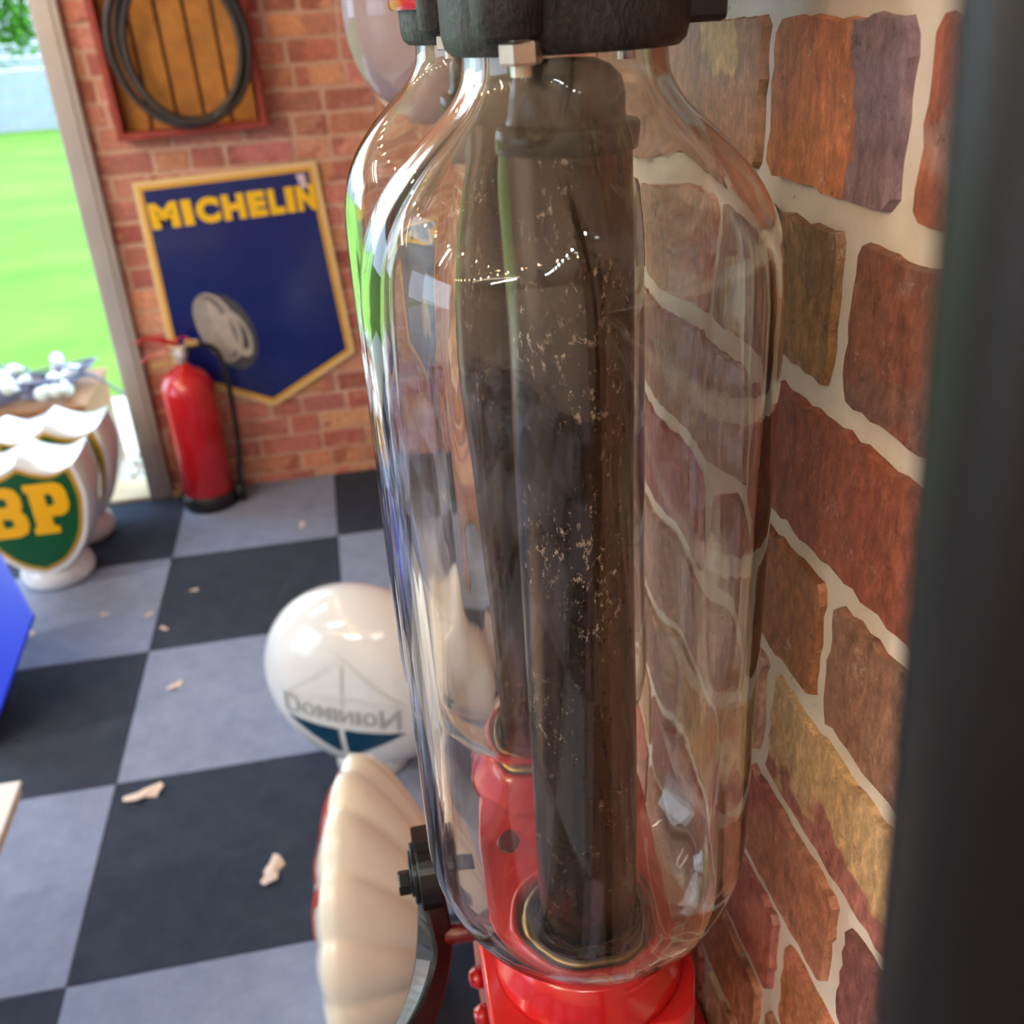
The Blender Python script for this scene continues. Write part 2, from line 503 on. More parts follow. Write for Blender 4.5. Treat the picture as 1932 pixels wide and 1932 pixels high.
# bricks -----------------------------------------------------------
NEAR_TONES = [(178, 122, 90), (152, 90, 74), (142, 106, 98), (162, 120, 98), (164, 102, 82), (136, 96, 88), (188, 150, 114), (158, 92, 76)]
FAR_TONES = [(182, 118, 102), (172, 104, 90), (192, 130, 108), (162, 96, 84), (196, 138, 108), (176, 112, 100)]
def brick_outline(s0, s1, z0, z1, rag, step, rng):
    pts = []
    c = min(0.004, (s1-s0)*0.1)*rng.uniform(0.4, 1.2)
    corners = [(s0, z0), (s1, z0), (s1, z1), (s0, z1)]
    for k in range(4):
        a, b = corners[k], corners[(k+1) % 4]
        L = math.hypot(b[0]-a[0], b[1]-a[1]); n = max(2, int(L/step))
        dx, dz = (b[0]-a[0])/L, (b[1]-a[1])/L
        for i in range(n):
            t = c/L + (1-2*c/L)*i/(n-1)
            j = rng.gauss(0, rag)
            j = max(-2*rag, min(2*rag, j))
            pts.append((a[0]+(b[0]-a[0])*t - dz*j, a[1]+(b[1]-a[1])*t + dx*j))
    return pts

def add_brick(bm, pts, place, proud, tone, tone_b, lay, layb, lays, split):
    cs = sum(p[0] for p in pts)/len(pts); cz = sum(p[1] for p in pts)/len(pts)
    back = [bm.verts.new(place(p[0], p[1], -0.0025)) for p in pts]
    frt = [bm.verts.new(place(p[0]+(cs-p[0])*0.012, p[1]+(cz-p[1])*0.02, proud)) for p in pts]
    fs = [bm.faces.new(frt)]
    n = len(pts)
    for i in range(n):
        fs.append(bm.faces.new((back[i], back[(i+1) % n], frt[(i+1) % n], frt[i])))
    for i, v in enumerate(back+frt):
        p = pts[i % n]
        v[lay] = tone; v[layb] = tone_b
        v[lays] = split[0]*(p[0]-cs)+split[1]*(p[1]-cz)+split[2]

def jit(t, rng, a=14):
    k = rng.uniform(-a, a)
    return lin(*[max(8, min(245, c+k+rng.uniform(-5, 5))) for c in t])

def rows_for(s_min, s_max, z_top, pitch, nrows, fixed, mort, rng):
    out = []
    for r in range(nrows):
        zt = z_top - r*pitch - mort/2; zb = z_top-(r+1)*pitch+mort/2
        joints = sorted(fixed.get(r, []))
        if not joints: joints = [s_min+rng.uniform(0.0, 0.2)]
        a = joints[0]
        while a > s_min:
            a -= rng.choice((0.105, 0.15, 0.205, 0.205)); joints.append(a)
        a = max(joints)
        while a < s_max:
            a += rng.choice((0.105, 0.15, 0.205, 0.205)); joints.append(a)
        joints.sort()
        for p, q in zip(joints[:-1], joints[1:]):
            p2, q2 = max(p+mort/2, s_min), min(q-mort/2, s_max)
            if q2-p2 > 0.012: out.append((r, p2, q2, max(zb, 0.001), min(zt, H)))
    return [b for b in out if b[4]-b[3] > 0.012]

def build_bricks(wall, mat, bricks, place, rag, step, tones, proud, key, limit, rng, special=None):
    bricks = sorted(bricks, key=key)
    stuff = bmesh.new(); sl = stuff.verts.layers.float_color.new('tone'); sb = stuff.verts.layers.float_color.new('tone_b'); ss = stuff.verts.layers.float.new('split')
    left = 0
    for i, (r, s0, s1, z0, z1) in enumerate(bricks):
        t = rng.choice(tones); t2 = rng.choice(tones)
        if special: t, t2 = special(r, s0, s1, t, t2)
        near = i < limit
        pts = brick_outline(s0, s1, z0, z1, rag if near else rag, step if near else 0.1, rng)
        pr = proud*rng.uniform(0.7, 1.25)
        sp = (rng.uniform(-9, 9), rng.uniform(-6, 6), -0.5+rng.uniform(-0.35, 0.35))
        if special and r == 16 and abs(s0-0.287) < 0.02: sp = (-22, -3, -0.45)
        if near:
            b = bmesh.new(); la = b.verts.layers.float_color.new('tone'); lb = b.verts.layers.float_color.new('tone_b'); ls = b.verts.layers.float.new('split')
            add_brick(b, pts, place, pr, jit(t, rng), jit(t2, rng), la, lb, ls, sp)
            bmesh.ops.recalc_face_normals(b, faces=b.faces[:])
            link_bm('brick', b, mat, wall)
        else:
            add_brick(stuff, pts, place, pr, jit(t, rng), jit(t2, rng), sl, sb, ss, sp); left += 1
    if left:
        bmesh.ops.recalc_face_normals(stuff, faces=stuff.faces[:])
        link_bm('bricks_beyond', stuff, mat, wall, kind='stuff')
    else: stuff.free()

rng = random.Random(3)
PITCH = 0.0675
ztop_r = 1.427 + 16*PITCH
fixed_r = {16: [0.282, 0.387], 17: [0.313], 18: [0.205, 0.372], 19: [0.300], 20: [0.195, 0.345], 21: [0.262, 0.365], 22: [0.31], 15: [0.22, 0.33]}
br = rows_for(Y0, FY, ztop_r, PITCH, 38, fixed_r, 0.0120, rng)
def special_r(r, s0, s1, t, t2):
    if r == 16 and abs(s0-0.286) < 0.02: return (172, 98, 60), (116, 92, 100)
    if r == 16 and abs(s0-0.391) < 0.02: return (178, 138, 88), (166, 122, 84)
    if r == 17 and s1 < 0.32: return (122, 82, 68), (146, 90, 70)
    if r == 17 and abs(s0-0.317) < 0.02: return (132, 92, 66), (160, 118, 76)
    if r == 18 and abs(s0-0.209) < 0.02: return (138, 72, 60), (150, 78, 62)
    if r == 19 and abs(s0-0.304) < 0.02: return (146, 88, 56), (160, 108, 76)
    if r == 19 and s1 < 0.31 : return (124, 76, 66), (152, 112, 92)
    return t, t2
build_bricks(wall_right, MAT_BRICK_NEAR, br, lambda s, z, d: (WX-d, s, z), 0.0008, 0.0060, NEAR_TONES, 0.0010,
             lambda b: math.hypot(((b[1]+b[2])/2-0.40)*0.9, ((b[3]+b[4])/2-1.15)), 290, rng, special_r)
ztop_f = 1.447 + 15*PITCH
bf = rows_for(JX+0.0, WX, ztop_f, PITCH, 38, {}, 0.0125, rng)
bf += [(r, a, b2, z0, z1) for (r, a, b2, z0, z1) in rows_for(OX, JX, ztop_f, PITCH, 5, {}, 0.0125, rng) if z0 > OH]
build_bricks(wall_far, MAT_BRICK_FAR, bf, lambda s, z, d: (s, FY-d, z), 0.0016, 0.03, FAR_TONES, 0.0025,
             lambda b: (0 if b[2] < JX-0.001 else -1, b[4] > 1.65, b[3]), 260, rng)

# door frame and threshold
trim_1 = link_bm('trim_1', bm_box(box(-0.732, -0.656, FY-0.035, FY+0.10, 0.0, OH+0.06, bev=0.006), -0.715, -0.675, FY-0.040, FY-0.030, 0.0, OH+0.05, bev=0.002), MAT_JAMB, kind='structure')
trim_2 = link_bm('trim_2', box(OX-0.06, -0.656, FY-0.035, FY+0.10, OH-0.02, OH+0.06, bev=0.006), MAT_JAMB, kind='structure')
trim_3 = link_bm('trim_3', box(OX-0.06, OX+0.01, FY-0.035, FY+0.10, 0.0, OH-0.02, bev=0.006), MAT_JAMB, kind='structure')
door_sill = link_bm('trim_4', box(OX, -0.63, FY-0.03, FY+0.14, -0.02, 0.014, bev=0.003), MAT_SILL, kind='structure')

# ------------------------------------------------------------------ outside
lawn = link_bm('ground', box(-40, 20, FY+0.12, 45, -0.2, -0.08), MAT_GRASS, kind='structure')
tag(lawn, kind='structure')
grav = bmesh.new(); rg = random.Random(5)
link_bm('ground_path', box(-3.7, -0.2, FY+0.12, 4.55, -0.15, -0.077), MAT_STONE, kind='structure')
for _ in range(2200):
    x, y = rg.uniform(-1.9, -0.45), FY+0.15+rg.random()*1.15
    if -1.46 < x < -0.87 and y > 3.37: continue
    s = rg.uniform(0.008, 0.022)
    b = bmesh.new(); bmesh.ops.create_icosphere(b, subdivisions=1, radius=s)
    merge(grav, b, Matrix.Translation((x, y, -0.08+s*0.3)) @ Matrix.Diagonal((1, rg.uniform(0.7, 1.3), 0.6, 1)))
g = link_bm('gravel_strip', grav, MAT_STONE, smooth=True)
tag(g, 'pale gravel strip between the door sill and the lawn', 'gravel', kind='stuff')

fence = empty('garden_fence', (-4.5, 19.6, -0.08), label='grey horizontal-board garden fence at the end of the lawn', cat='fence')
bh = 0.185
for k in range(3):
    px0 = -10.5+4.0*k
    for r in range(10):
        z = 0.02+r*0.195
        link_bm('board', box(px0, px0+3.97, -0.02, 0.02, z, z+bh, bev=0.006, seg=1), MAT_FENCE, fence)
for k in range(4):
    link_bm('post', box(-10.56+4.0*k, -10.46+4.0*k, 0.02, 0.12, 0, 2.05), MAT_FENCE, fence)

# tree: foliage hanging into the top of the doorway view
tree = empty('garden_tree', (-3.7, 9.2, -0.08), label='leafy green tree hanging over the lawn, seen through the doorway', cat='tree')
rl = random.Random(11); fol = bmesh.new()
blobs = [(-2.35, 9.0, 1.72, 0.28, 420), (-2.12, 9.1, 1.62, 0.20, 260), (-2.7, 9.2, 1.95, 0.45, 500), (-2.3, 9.3, 2.3, 0.55, 500), (-3.4, 9.4, 2.6, 0.9, 900), (-2.10, 8.9, 1.43, 0.14, 120), (-2.32, 8.9, 1.50, 0.2, 220)]
for (bx, by, bz, br_, cnt) in blobs:
    for _ in range(cnt):
        d = Vector((rl.gauss(0, 0.5), rl.gauss(0, 0.5), rl.gauss(0, 0.5)))*br_
        p = Vector((bx, by, bz))+d; s = rl.uniform(0.03, 0.055)
        q = Matrix.Translation(p) @ Matrix.Rotation(rl.uniform(0, 6.28), 4, 'Z') @ Matrix.Rotation(rl.uniform(-1.0, 1.0), 4, 'X')
        vs = [fol.verts.new(q @ Vector(c)) for c in ((0, -s, 0), (s*0.5, 0, s*0.12), (0, s, 0), (-s*0.5, 0, s*0.12))]
        fol.faces.new(vs)
link_bm('foliage', fol, MAT_FOLIAGE, tree, world=True, kind='stuff')
link_bm('trunk', tube(smooth_path([(-3.7, 9.2, -0.08), (-3.66, 9.22, 0.8), (-3.55, 9.25, 1.8), (-3.4, 9.3, 2.6)]), 0.09, 10), MAT_TRUNK, tree, True, world=True)
link_bm('branch', tube(smooth_path([(-3.55, 9.25, 1.75), (-3.0, 9.2, 2.1), (-2.5, 9.15, 2.15), (-2.2, 9.1, 1.95)]), [0.05-0.0012*i for i in range(25)], 8), MAT_TRUNK, tree, True, world=True)

# box of string lights outside the sill
bx = empty('wooden_box', (-1.05, 3.62, -0.08), label='brown wooden box outside the door sill, under the string lights', cat='box')
link_bm('side', box(-1.40, -0.93, 3.42, 3.44, -0.08, 0.27, bev=0.003), MAT_BOXWOOD, bx, world=True)
link_bm('side', box(-1.40, -0.93, 3.80, 3.82, -0.08, 0.27, bev=0.003), MAT_BOXWOOD, bx, world=True)
link_bm('end', box(-1.40, -1.38, 3.44, 3.80, -0.08, 0.27, bev=0.003), MAT_BOXWOOD, bx, world=True)
link_bm('end', box(-0.95, -0.93, 3.44, 3.80, -0.08, 0.27, bev=0.003), MAT_BOXWOOD, bx, world=True)
link_bm('lid', box(-1.41, -0.92, 3.41, 3.83, 0.27, 0.285, bev=0.003), MAT_BOXWOOD, bx, world=True)
sl = empty('string_lights', (-1.05, 3.6, 0.29), label='tangled string of frosted bulbs piled on the brown box', cat='string lights')
rs = random.Random(21); cps = []
for i in range(34):
    cps.append((rs.uniform(-1.36, -0.93), rs.uniform(3.44, 3.80), rs.uniform(0.293, 0.36)))
cps.append((-0.78, 3.5, 0.24)); cps.append((-0.77, 3.5, 0.02))
link_bm('cable', tube(smooth_path(cps, 7), 0.005, 6), MAT_CABLE, sl, True, world=True)
for i in range(16):
    c = (rs.uniform(-1.35, -0.95), rs.uniform(3.43, 3.78), rs.uniform(0.318, 0.372))
    b = lathe([(0, -0.026), (0.016, -0.022), (0.025, -0.006), (0.024, 0.008), (0.014, 0.022), (0.011, 0.034), (0, 0.036)], 14)
    b.transform(Matrix.Translation(c) @ Matrix.Rotation(rs.uniform(0, 3), 4, 'X') @ Matrix.Rotation(rs.uniform(0, 3), 4, 'Y'))
    link_bm('bulb', b, MAT_BULBGLASS, sl, True, world=True)

# ------------------------------------------------------------------ petrol pump with two glass jars
JX_, JY1, JY2 = 0.0785, 0.3307, 0.4785
pump = empty('petrol_pump', (0.10, 0.40, 0.60), label='antique red petrol pump with two glass measuring jars beside the brick wall', cat='petrol pump')
RJ = 0.0730

def jar_profile():
    out = []
    sh = [(0.0325, 1.432), (0.0322, 1.420), (0.0326, 1.412), (0.0346, 1.4065), (0.0392, 1.4005), (0.0468, 1.3935), (0.0556, 1.3848), (0.0632, 1.3752), (0.0684, 1.3655), (0.0714, 1.3550), (0.0728, 1.3420)]
    P = smooth_path([(r, z, 0) for r, z in sh], 4)
    out += [(p.x, p.y) for p in P]
    for i in range(1, 26): out.append((RJ, 1.342-(1.342-1.096)*i/25))
    for i in range(1, 19):
        t = math.pi/2*i/18
        out.append((0.0262+0.0468*math.cos(t), 1.096-0.060*math.sin(t)))
    out += [(0.0258, 1.030), (0.0258, 1.012)]
    return out

def offset_profile(P, d):
    out = []
    for i, (r, z) in enumerate(P):
        a = P[max(i-1, 0)]; b = P[min(i+1, len(P)-1)]
        tx, tz = b[0]-a[0], b[1]-a[1]; L = math.hypot(tx, tz)
        nx, nz = -tz/L, tx/L          # outward: profile runs top to bottom
        out.append((r-nx*d, z-nz*d))
    return out

def make_jar(yc, seed):
    P = jar_profile()
    inner = offset_profile(P, 0.0034)
    def wob(r, z, a):
        w = noise.noise(Vector((math.cos(a)*2.2+seed, math.sin(a)*2.2, z*9)))*0.00045
        return w*min(1.0, r/0.06)
    def wob_in(r, z, a):
        w = noise.noise(Vector((math.cos(a)*3.2+seed+9, math.sin(a)*3.2, z*7)))*0.0008
        return w*min(1.0, r/0.06)
    n = 144; bm = bmesh.new(); rings = []
    for prof, wb in ((P, wob), (inner[::-1], wob_in)):
        for (r, z) in prof:
            rings.append([bm.verts.new((JX_+(r+wb(r, z, 2*math.pi*i/n))*math.cos(2*math.pi*i/n), yc+(r+wb(r, z, 2*math.pi*i/n))*math.sin(2*math.pi*i/n), z)) for i in range(n)])
    for k in range(len(rings)):
        A, B = rings[k], rings[(k+1) % len(rings)]
        for i in range(n):
            bm.faces.new((A[i], A[(i+1) % n], B[(i+1) % n], B[i]))
    bmesh.ops.recalc_face_normals(bm, faces=bm.faces[:])
    lay = bm.verts.layers.float.new('dust')
    for v in bm.verts:
        z = v.co.z; k = min(1, max(0, (z-1.374)/0.045)); k = k*k*(3-2*k)
        f = 0.5+0.5*noise.fractal(Vector((v.co.x*26+seed, v.co.y*26, z*16)), 0.8, 2.0, 5)
        low = min(1, max(0, (1.12-z)/0.09))
        v[lay] = max(0.0, min(0.42, 0.012 + 0.28*k*max(0.08, f) + 0.02*low*f))
    o = link_bm('glass_jar', bm, MAT_GLASS, pump, True, world=True)
    return o

def shade_smooth_by_angle(o, ang=35):
    me = o.data
    for p in me.polygons: p.use_smooth = True
    b = bmesh.new(); b.from_mesh(me)
    for e in b.edges:
        if len(e.link_faces) == 2 and e.calc_face_angle(0) > R(ang): e.smooth = False
    b.to_mesh(me); b.free()
    return o

def hexnut(c, r, h, axis='Z'):
    b = lathe([(0, 0), (r*0.92, 0), (r, h*0.12), (r, h*0.88), (r*0.92, h), (0, h)], 6)
    if axis == 'X': b.transform(Matrix.Rotation(R(-90), 4, 'Y'))
    b.transform(Matrix.Translation(c)); return b

for yc, seed, nm in ((JY1, 0.0, 'front'), (JY2, 5.3, 'rear')):
    jar = make_jar(yc, seed)
    jar['label'] = 'clear glass jar nearest the camera' if nm == 'front' else 'clear glass jar behind the nearest one'
    # inner measuring tube with its flanged cap
    tb = link_bm('inner_tube', lathe([(0.0, 1.026), (0.0212, 1.026), (0.0218, 1.030), (0.0219, 1.2), (0.0220, 1.3868), (0.0, 1.3868)], 72, (JX_, yc, 0)), MAT_TUBE, pump, True, world=True)
    shade_smooth_by_angle(tb)
    cp = [(0.0, 1.3868), (0.0228, 1.3868), (0.0236, 1.3875), (0.0237, 1.3935), (0.0229, 1.3945), (0.0200, 1.3950), (0.0192, 1.3975), (0.0188, 1.4030), (0.0176, 1.4085), (0.0145, 1.4125), (0.009, 1.4145), (0.0, 1.415)]
    o = link_bm('tube_cap', lathe(cp, 72, (JX_, yc, 0)), MAT_TUBECAP, tb, True)
    o.data.transform(Matrix.LocRotScale(pump.location, None, None).inverted())
    shade_smooth_by_angle(o, 50)
    # cast iron clamp head
    cap = lathe([(0.0315, 1.4185), (0.0355, 1.4170), (0.0376, 1.4190), (0.0384, 1.4225), (0.0388, 1.436), (0.0388, 1.462), (0.0, 1.462), (0.0, 1.440), (0.0315, 1.438)], 72, (JX_, yc, 0), wob=lambda r, z, a: 0.0004*noise.noise(Vector((math.cos(a)*5, math.sin(a)*5, z*60))))
    for (ax, ay) in ((-0.0235, -0.0310), (0.030, 0.0275)):
        b = lathe([(0, 1.4215), (0.0085, 1.4215), (0.0100, 1.4232), (0.0105, 1.436), (0.0105, 1.462), (0, 1.462)], 28, (JX_+ax, yc+ay, 0)); merge(cap, b)
    capo = link_bm('clamp_head', cap, MAT_IRON, pump, True, world=True); shade_smooth_by_angle(capo, 50)
    for (ax, ay) in ((-0.0205, -0.0330), (0.030, 0.0275)):
        nb = hexnut((JX_+ax, yc+ay, 1.4150), 0.0062, 0.0062)
        merge(nb, cyl((JX_+ax, yc+ay, 1.4120), (JX_+ax, yc+ay, 1.43), 0.0032, 16))
        o = link_bm('nut', nb, MAT_STEEL, capo)
        o.data.transform(Matrix.Translation(pump.location).inverted())
    # brass seat ring and red cup under the jar
    o = link_bm('seat_ring', lathe([(0.0268, 1.004), (0.0330, 1.004), (0.0335, 1.022), (0.0322, 1.0265), (0.0290, 1.0272), (0.0268, 1.024)], 72, (JX_, yc, 0), closed=True), MAT_BRASS, pump, True, world=True)
    o = link_bm('jar_cup', lathe([(0.0345, 1.000), (0.0480, 1.000), (0.0470, 1.006), (0.0425, 1.018), (0.0405, 1.0255), (0.0375, 1.0268), (0.0345, 1.024)], 72, (JX_, yc, 0), closed=True), MAT_RED, pump, True, world=True)

# bracket arms from the clamp heads to the wall
link_bm('bracket', box(0.108, 0.1275, 0.318, 0.352, 1.4225, 1.450, bev=0.002), MAT_BLACK_GLOSS, pump, world=True)
link_bm('bracket', box(0.1335, 0.1375, 0.320, 0.340, 1.4285, 1.460, bev=0.001), MAT_BLACK_GLOSS, pump, world=True)
link_bm('bracket', box(0.115, 0.1708, 0.455, 0.500, 1.450, 1.480, bev=0.002), MAT_BLACK_GLOSS, pump, world=True)
# red head casting over both jars (just above the view) and its wall arm
hd = shape2d([[(0.036, 0.318), (0.046, 0.300), (0.112, 0.300), (0.122, 0.318), (0.122, 0.49), (0.112, 0.508), (0.046, 0.508), (0.036, 0.49)]], 0.06, 0.0)
hd.transform(Matrix.Translation((0, 0, 1.462)))
link_bm('head_casting', hd, MAT_RED, pump, world=True)
fl = lathe([(0.0, 1.4308), (0.0415, 1.4308), (0.0425, 1.4323), (0.0425, 1.4415), (0.0415, 1.443), (0.0, 1.443)], 72, (JX_, JY2, 0))
shade_smooth_by_angle(link_bm('head_flange', fl, MAT_RED, pump, True, world=True))
link_bm('head_arm', box(0.10, 0.1708, 0.375, 0.435, 1.480, 1.515, bev=0.003), MAT_RED, pump, world=True)

# manifold casting under the jars
outl = [(0.026, 0.300), (0.034, 0.288), (0.110, 0.286), (0.119, 0.292), (0.126, 0.310), (0.131, 0.345), (0.134, 0.375), (0.137, 0.44), (0.132, 0.50), (0.112, 0.545), (0.060, 0.548), (0.047, 0.530), (0.038, 0.47), (0.032, 0.416), (0.0275, 0.36)]
mf = shape2d([outl], 0.016, 0.002); mf.transform(Matrix.Translation((0, 0, 0.984)))
link_bm('manifold_plate', mf, MAT_RED, pump, world=True)
outl2 = [(0.041, 0.318), (0.050, 0.306), (0.100, 0.306), (0.110, 0.320), (0.116, 0.37), (0.118, 0.44), (0.112, 0.49), (0.100, 0.52), (0.066, 0.52), (0.054, 0.50), (0.046, 0.44), (0.041, 0.38)]
mb = shape2d([outl2], 0.40, 0.003); mb.transform(Matrix.Translation((0, 0, 0.584)))
link_bm('manifold_body', mb, MAT_RED, pump, world=True)
link_bm('wall_mount', box(0.10, 0.1708, 0.36, 0.46, 0.70, 0.84, bev=0.004), MAT_RED, pump, world=True)
# left cheek plate with round bolts
link_bm('cheek_plate', box(0.0265, 0.042, 0.315, 0.415, 0.885, 0.984, bev=0.004), MAT_RED, pump, world=True)
for (yy, zz) in ((0.372, 0.946), (0.360, 0.930), (0.345, 0.905)):
    b = lathe([(0, 0), (0.0060, 0), (0.0060, 0.003), (0.0045, 0.0065), (0, 0.0075)], 16)
    b.transform(Matrix.Translation((0.0265, yy, zz)) @ Matrix.Rotation(R(-90), 4, 'Y'))
    link_bm('bolt', b, MAT_RED, pump, True, world=True)
# dark red disc on the plate
link_bm('dark_disc', cyl((0.0505, 0.4145, 0.999), (0.0505, 0.4145, 1.003), 0.0095, 28, bev=0.001), MAT_RED_DK, pump, world=True)
# pump handle: shaft, ratchet hub, bolt and curved flat arm
lev = link_bm('handle_arm', bmesh.new(), MAT_BLACK_GLOSS, pump)
def flat_bar(path, wid, thick, twist=0.0):
    """bar lying in a plane across X: path of (x,y,z), width in the yz plane, thickness along x"""
    bm = bmesh.new(); P = [Vector(p) for p in path]; rings = []
    for i, p in enumerate(P):
        t = (P[min(i+1, len(P)-1)]-P[max(i-1, 0)]).normalized()
        w = Vector((1, 0, 0)); w = (w-t*w.dot(t)).normalized()
        tw = twist*min(1.0, max(0.0, (i-6)/8.0)) if twist else 0.0
        w = Matrix.Rotation(tw, 3, t) @ w; u = t.cross(w)
        ww = wid[i] if isinstance(wid, list) else wid
        c = 0.14
        prof = []
        for (a, b) in ((-1+c, -1), (1-c, -1), (1, -1+2*c), (1, 1-2*c), (1-c, 1), (-1+c, 1), (-1, 1-2*c), (-1, -1+2*c)):
            prof.append(bm.verts.new(p+u*(a*ww/2)+w*(b*thick/2)))
        rings.append(prof)
    for A, B in zip(rings[:-1], rings[1:]):
        for k in range(8): bm.faces.new((A[k], A[(k+1) % 8], B[(k+1) % 8], B[k]))
    bm.faces.new(rings[0]); bm.faces.new(rings[-1][::-1])
    bmesh.ops.recalc_face_normals(bm, faces=bm.faces[:])
    return bm
bpy.data.objects.remove(lev)
TWIST = R(-38)
arm_path = smooth_path([(0.0045, 0.405, 1.028), (0.0045, 0.398, 1.005), (0.0045, 0.388, 0.982), (0.0010, 0.374, 0.964), (-0.009, 0.354, 0.953), (-0.024, 0.332, 0.949), (-0.044, 0.305, 0.949), (-0.066, 0.275, 0.952)], 5)
lev = link_bm('handle_arm', flat_bar(arm_path, [0.019]*8+[0.018]*(len(arm_path)-8), 0.0130, TWIST), MAT_BLACK_GLOSS, pump, world=True)
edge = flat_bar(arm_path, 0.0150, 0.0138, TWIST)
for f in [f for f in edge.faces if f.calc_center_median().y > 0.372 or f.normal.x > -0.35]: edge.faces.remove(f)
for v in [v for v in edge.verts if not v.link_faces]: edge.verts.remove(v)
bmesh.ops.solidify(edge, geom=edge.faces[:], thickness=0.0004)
o = link_bm('lit_face', edge, MAT_LITSTEEL, lev); o.data.transform(Matrix.Translation(pump.location).inverted())  # daylight on the arm's left face, painted as a lighter grey skin
hub = bmesh.new()
for (x0, x1, rr) in ((-0.001, 0.011, 0.0205), (-0.004, -0.001, 0.0165), (-0.0055, -0.004, 0.0125)):
    merge(hub, cyl((x0, 0.399, 1.006), (x1, 0.399, 1.006), rr, 36, bev=0.0006))
o = link_bm('hub', hub, MAT_BLACK_GLOSS, lev); o.data.transform(Matrix.Translation(pump.location).inverted())
o = link_bm('bolt_head', hexnut((-0.0055, 0.399, 1.000), 0.0068, 0.0068, 'X'), MAT_BLACK_GLOSS, lev); o.data.transform(Matrix.Translation(pump.location).inverted())
link_bm('handle_shaft', cyl((0.004, 0.381, 0.974), (0.045, 0.381, 0.974), 0.0058, 20), MAT_RED_DK, pump, True, world=True)
link_bm('handle_shaft', cyl((0.008, 0.399, 1.006), (0.020, 0.399, 1.006), 0.005, 20), MAT_BLACK_GLOSS, pump, True, world=True)

# dark upright pipe close to the lens
pt = empty('steel_pipe', (0.1170, 0.0046, 0.0), label='dark steel pipe standing upright right beside the camera', cat='pipe')
pd = Vector((-0.0435, 0.0418, 1.0))
pb = Vector((0.1170, 0.0046, 0.0))
link_bm('pipe', cyl(pb, pb+pd*2.44, 0.0118, 64), MAT_PIPE, pt, True, world=True)
link_bm('foot_flange', cyl(pb, pb+Vector((0, 0, 0.012)), 0.032, 40, bev=0.002), MAT_PIPE, pt, world=True)

# hanging glass cylinder behind the jars
gc = empty('glass_cylinder', (0.098, 0.82, 1.364), label='hanging clear glass cylinder with rounded end, behind the jars', cat='glass cylinder')
Rg = 0.071
prof = [(Rg, 1.80), (Rg, 1.6), (Rg, 1.43)]
for i in range(1, 13):
    t = math.pi/2*i/12; prof.append((0.028+(Rg-0.028)*math.cos(t), 1.43-0.066*math.sin(t)))
prof.append((0.0, 1.364))
inn = [(0.0, 1.3685)] + [(0.028+(Rg-0.0335)*0+(Rg-0.033)*math.cos(math.pi/2*i/12), 1.43-0.0615*math.sin(math.pi/2*i/12)) for i in range(12, 0, -1)] + [(Rg-0.005, 1.43), (Rg-0.005, 1.80)]
b = lathe(prof+inn, 96, (0.098, 0.82, 0)); lay = b.verts.layers.float.new('dust')
for v in b.verts: v[lay] = 0.34
link_bm('glass', b, MAT_GLASS_FROST, gc, True, world=True)
link_bm('metal_cap', cyl((0.098, 0.82, 1.795), (0.098, 0.82, 1.84), 0.0755, 48, bev=0.004), MAT_BLACK_GLOSS, gc, True, world=True)
link_bm('wall_arm', box(0.085, 0.1708, 0.805, 0.835, 1.835, 1.86, bev=0.002), MAT_BLACK_GLOSS, gc, world=True)

# ------------------------------------------------------------------ enamel shield sign
sign = empty('shield_sign', (-0.27, FY-0.012, 0.28), (0, R(-2.2), 0), label='navy enamel shield sign lettered MICHELIN with cream border on the brick wall', cat='sign')
def shield_pts(w0, w1, ztop, zsh, zp, inset):
    # simple five-sided pennant
    return [(-w0+inset, ztop-inset), (-w1+inset, zsh+inset*0.55), (0, zp+inset*1.12), (w1-inset, zsh+inset*0.55), (w0-inset, ztop-inset)]
W0, W1_, ZT, ZS, ZP = 0.272, 0.292, 0.755, 0.145, 0.0
def sgn(name, outl, depth, mat, y):
    b = shape2d(outl, depth); b.transform(FACE); b.transform(Matrix.Translation((0, -y, 0)))
    return link_bm(name, b, mat, sign)
P0 = shield_pts(W0, W1_, ZT, ZS, ZP, 0); P1 = shield_pts(W0, W1_, ZT, ZS, ZP, 0.014); P2 = shield_pts(W0, W1_, ZT, ZS, ZP, 0.026)
sgn('backing_plate', [P0], 0.006, MAT_SIGNEDGE, 0.0)
sgn('border_line', [P1, P2], 0.002, MAT_SIGNGOLD, 0.006)
sgn('field', [P2], 0.0015, MAT_NAVY, 0.006)
LET = "MICHELIN"; xs = [(-0.243, -0.158), (-0.147, -0.117), (-0.106, -0.036), (-0.027, 0.040), (0.050, 0.104), (0.112, 0.158), (0.164, 0.190), (0.197, 0.254)]
for ch, (a, b_) in zip(LET, xs):
    t = text2d(ch, 0.12, 0.002, 0.0085); fit(t, a, b_, 0.614, 0.690)
    t.transform(FACE); t.transform(Matrix.Translation((0, -0.0075, 0)))
    link_bm('letter', t, MAT_YELLOW2, sign)
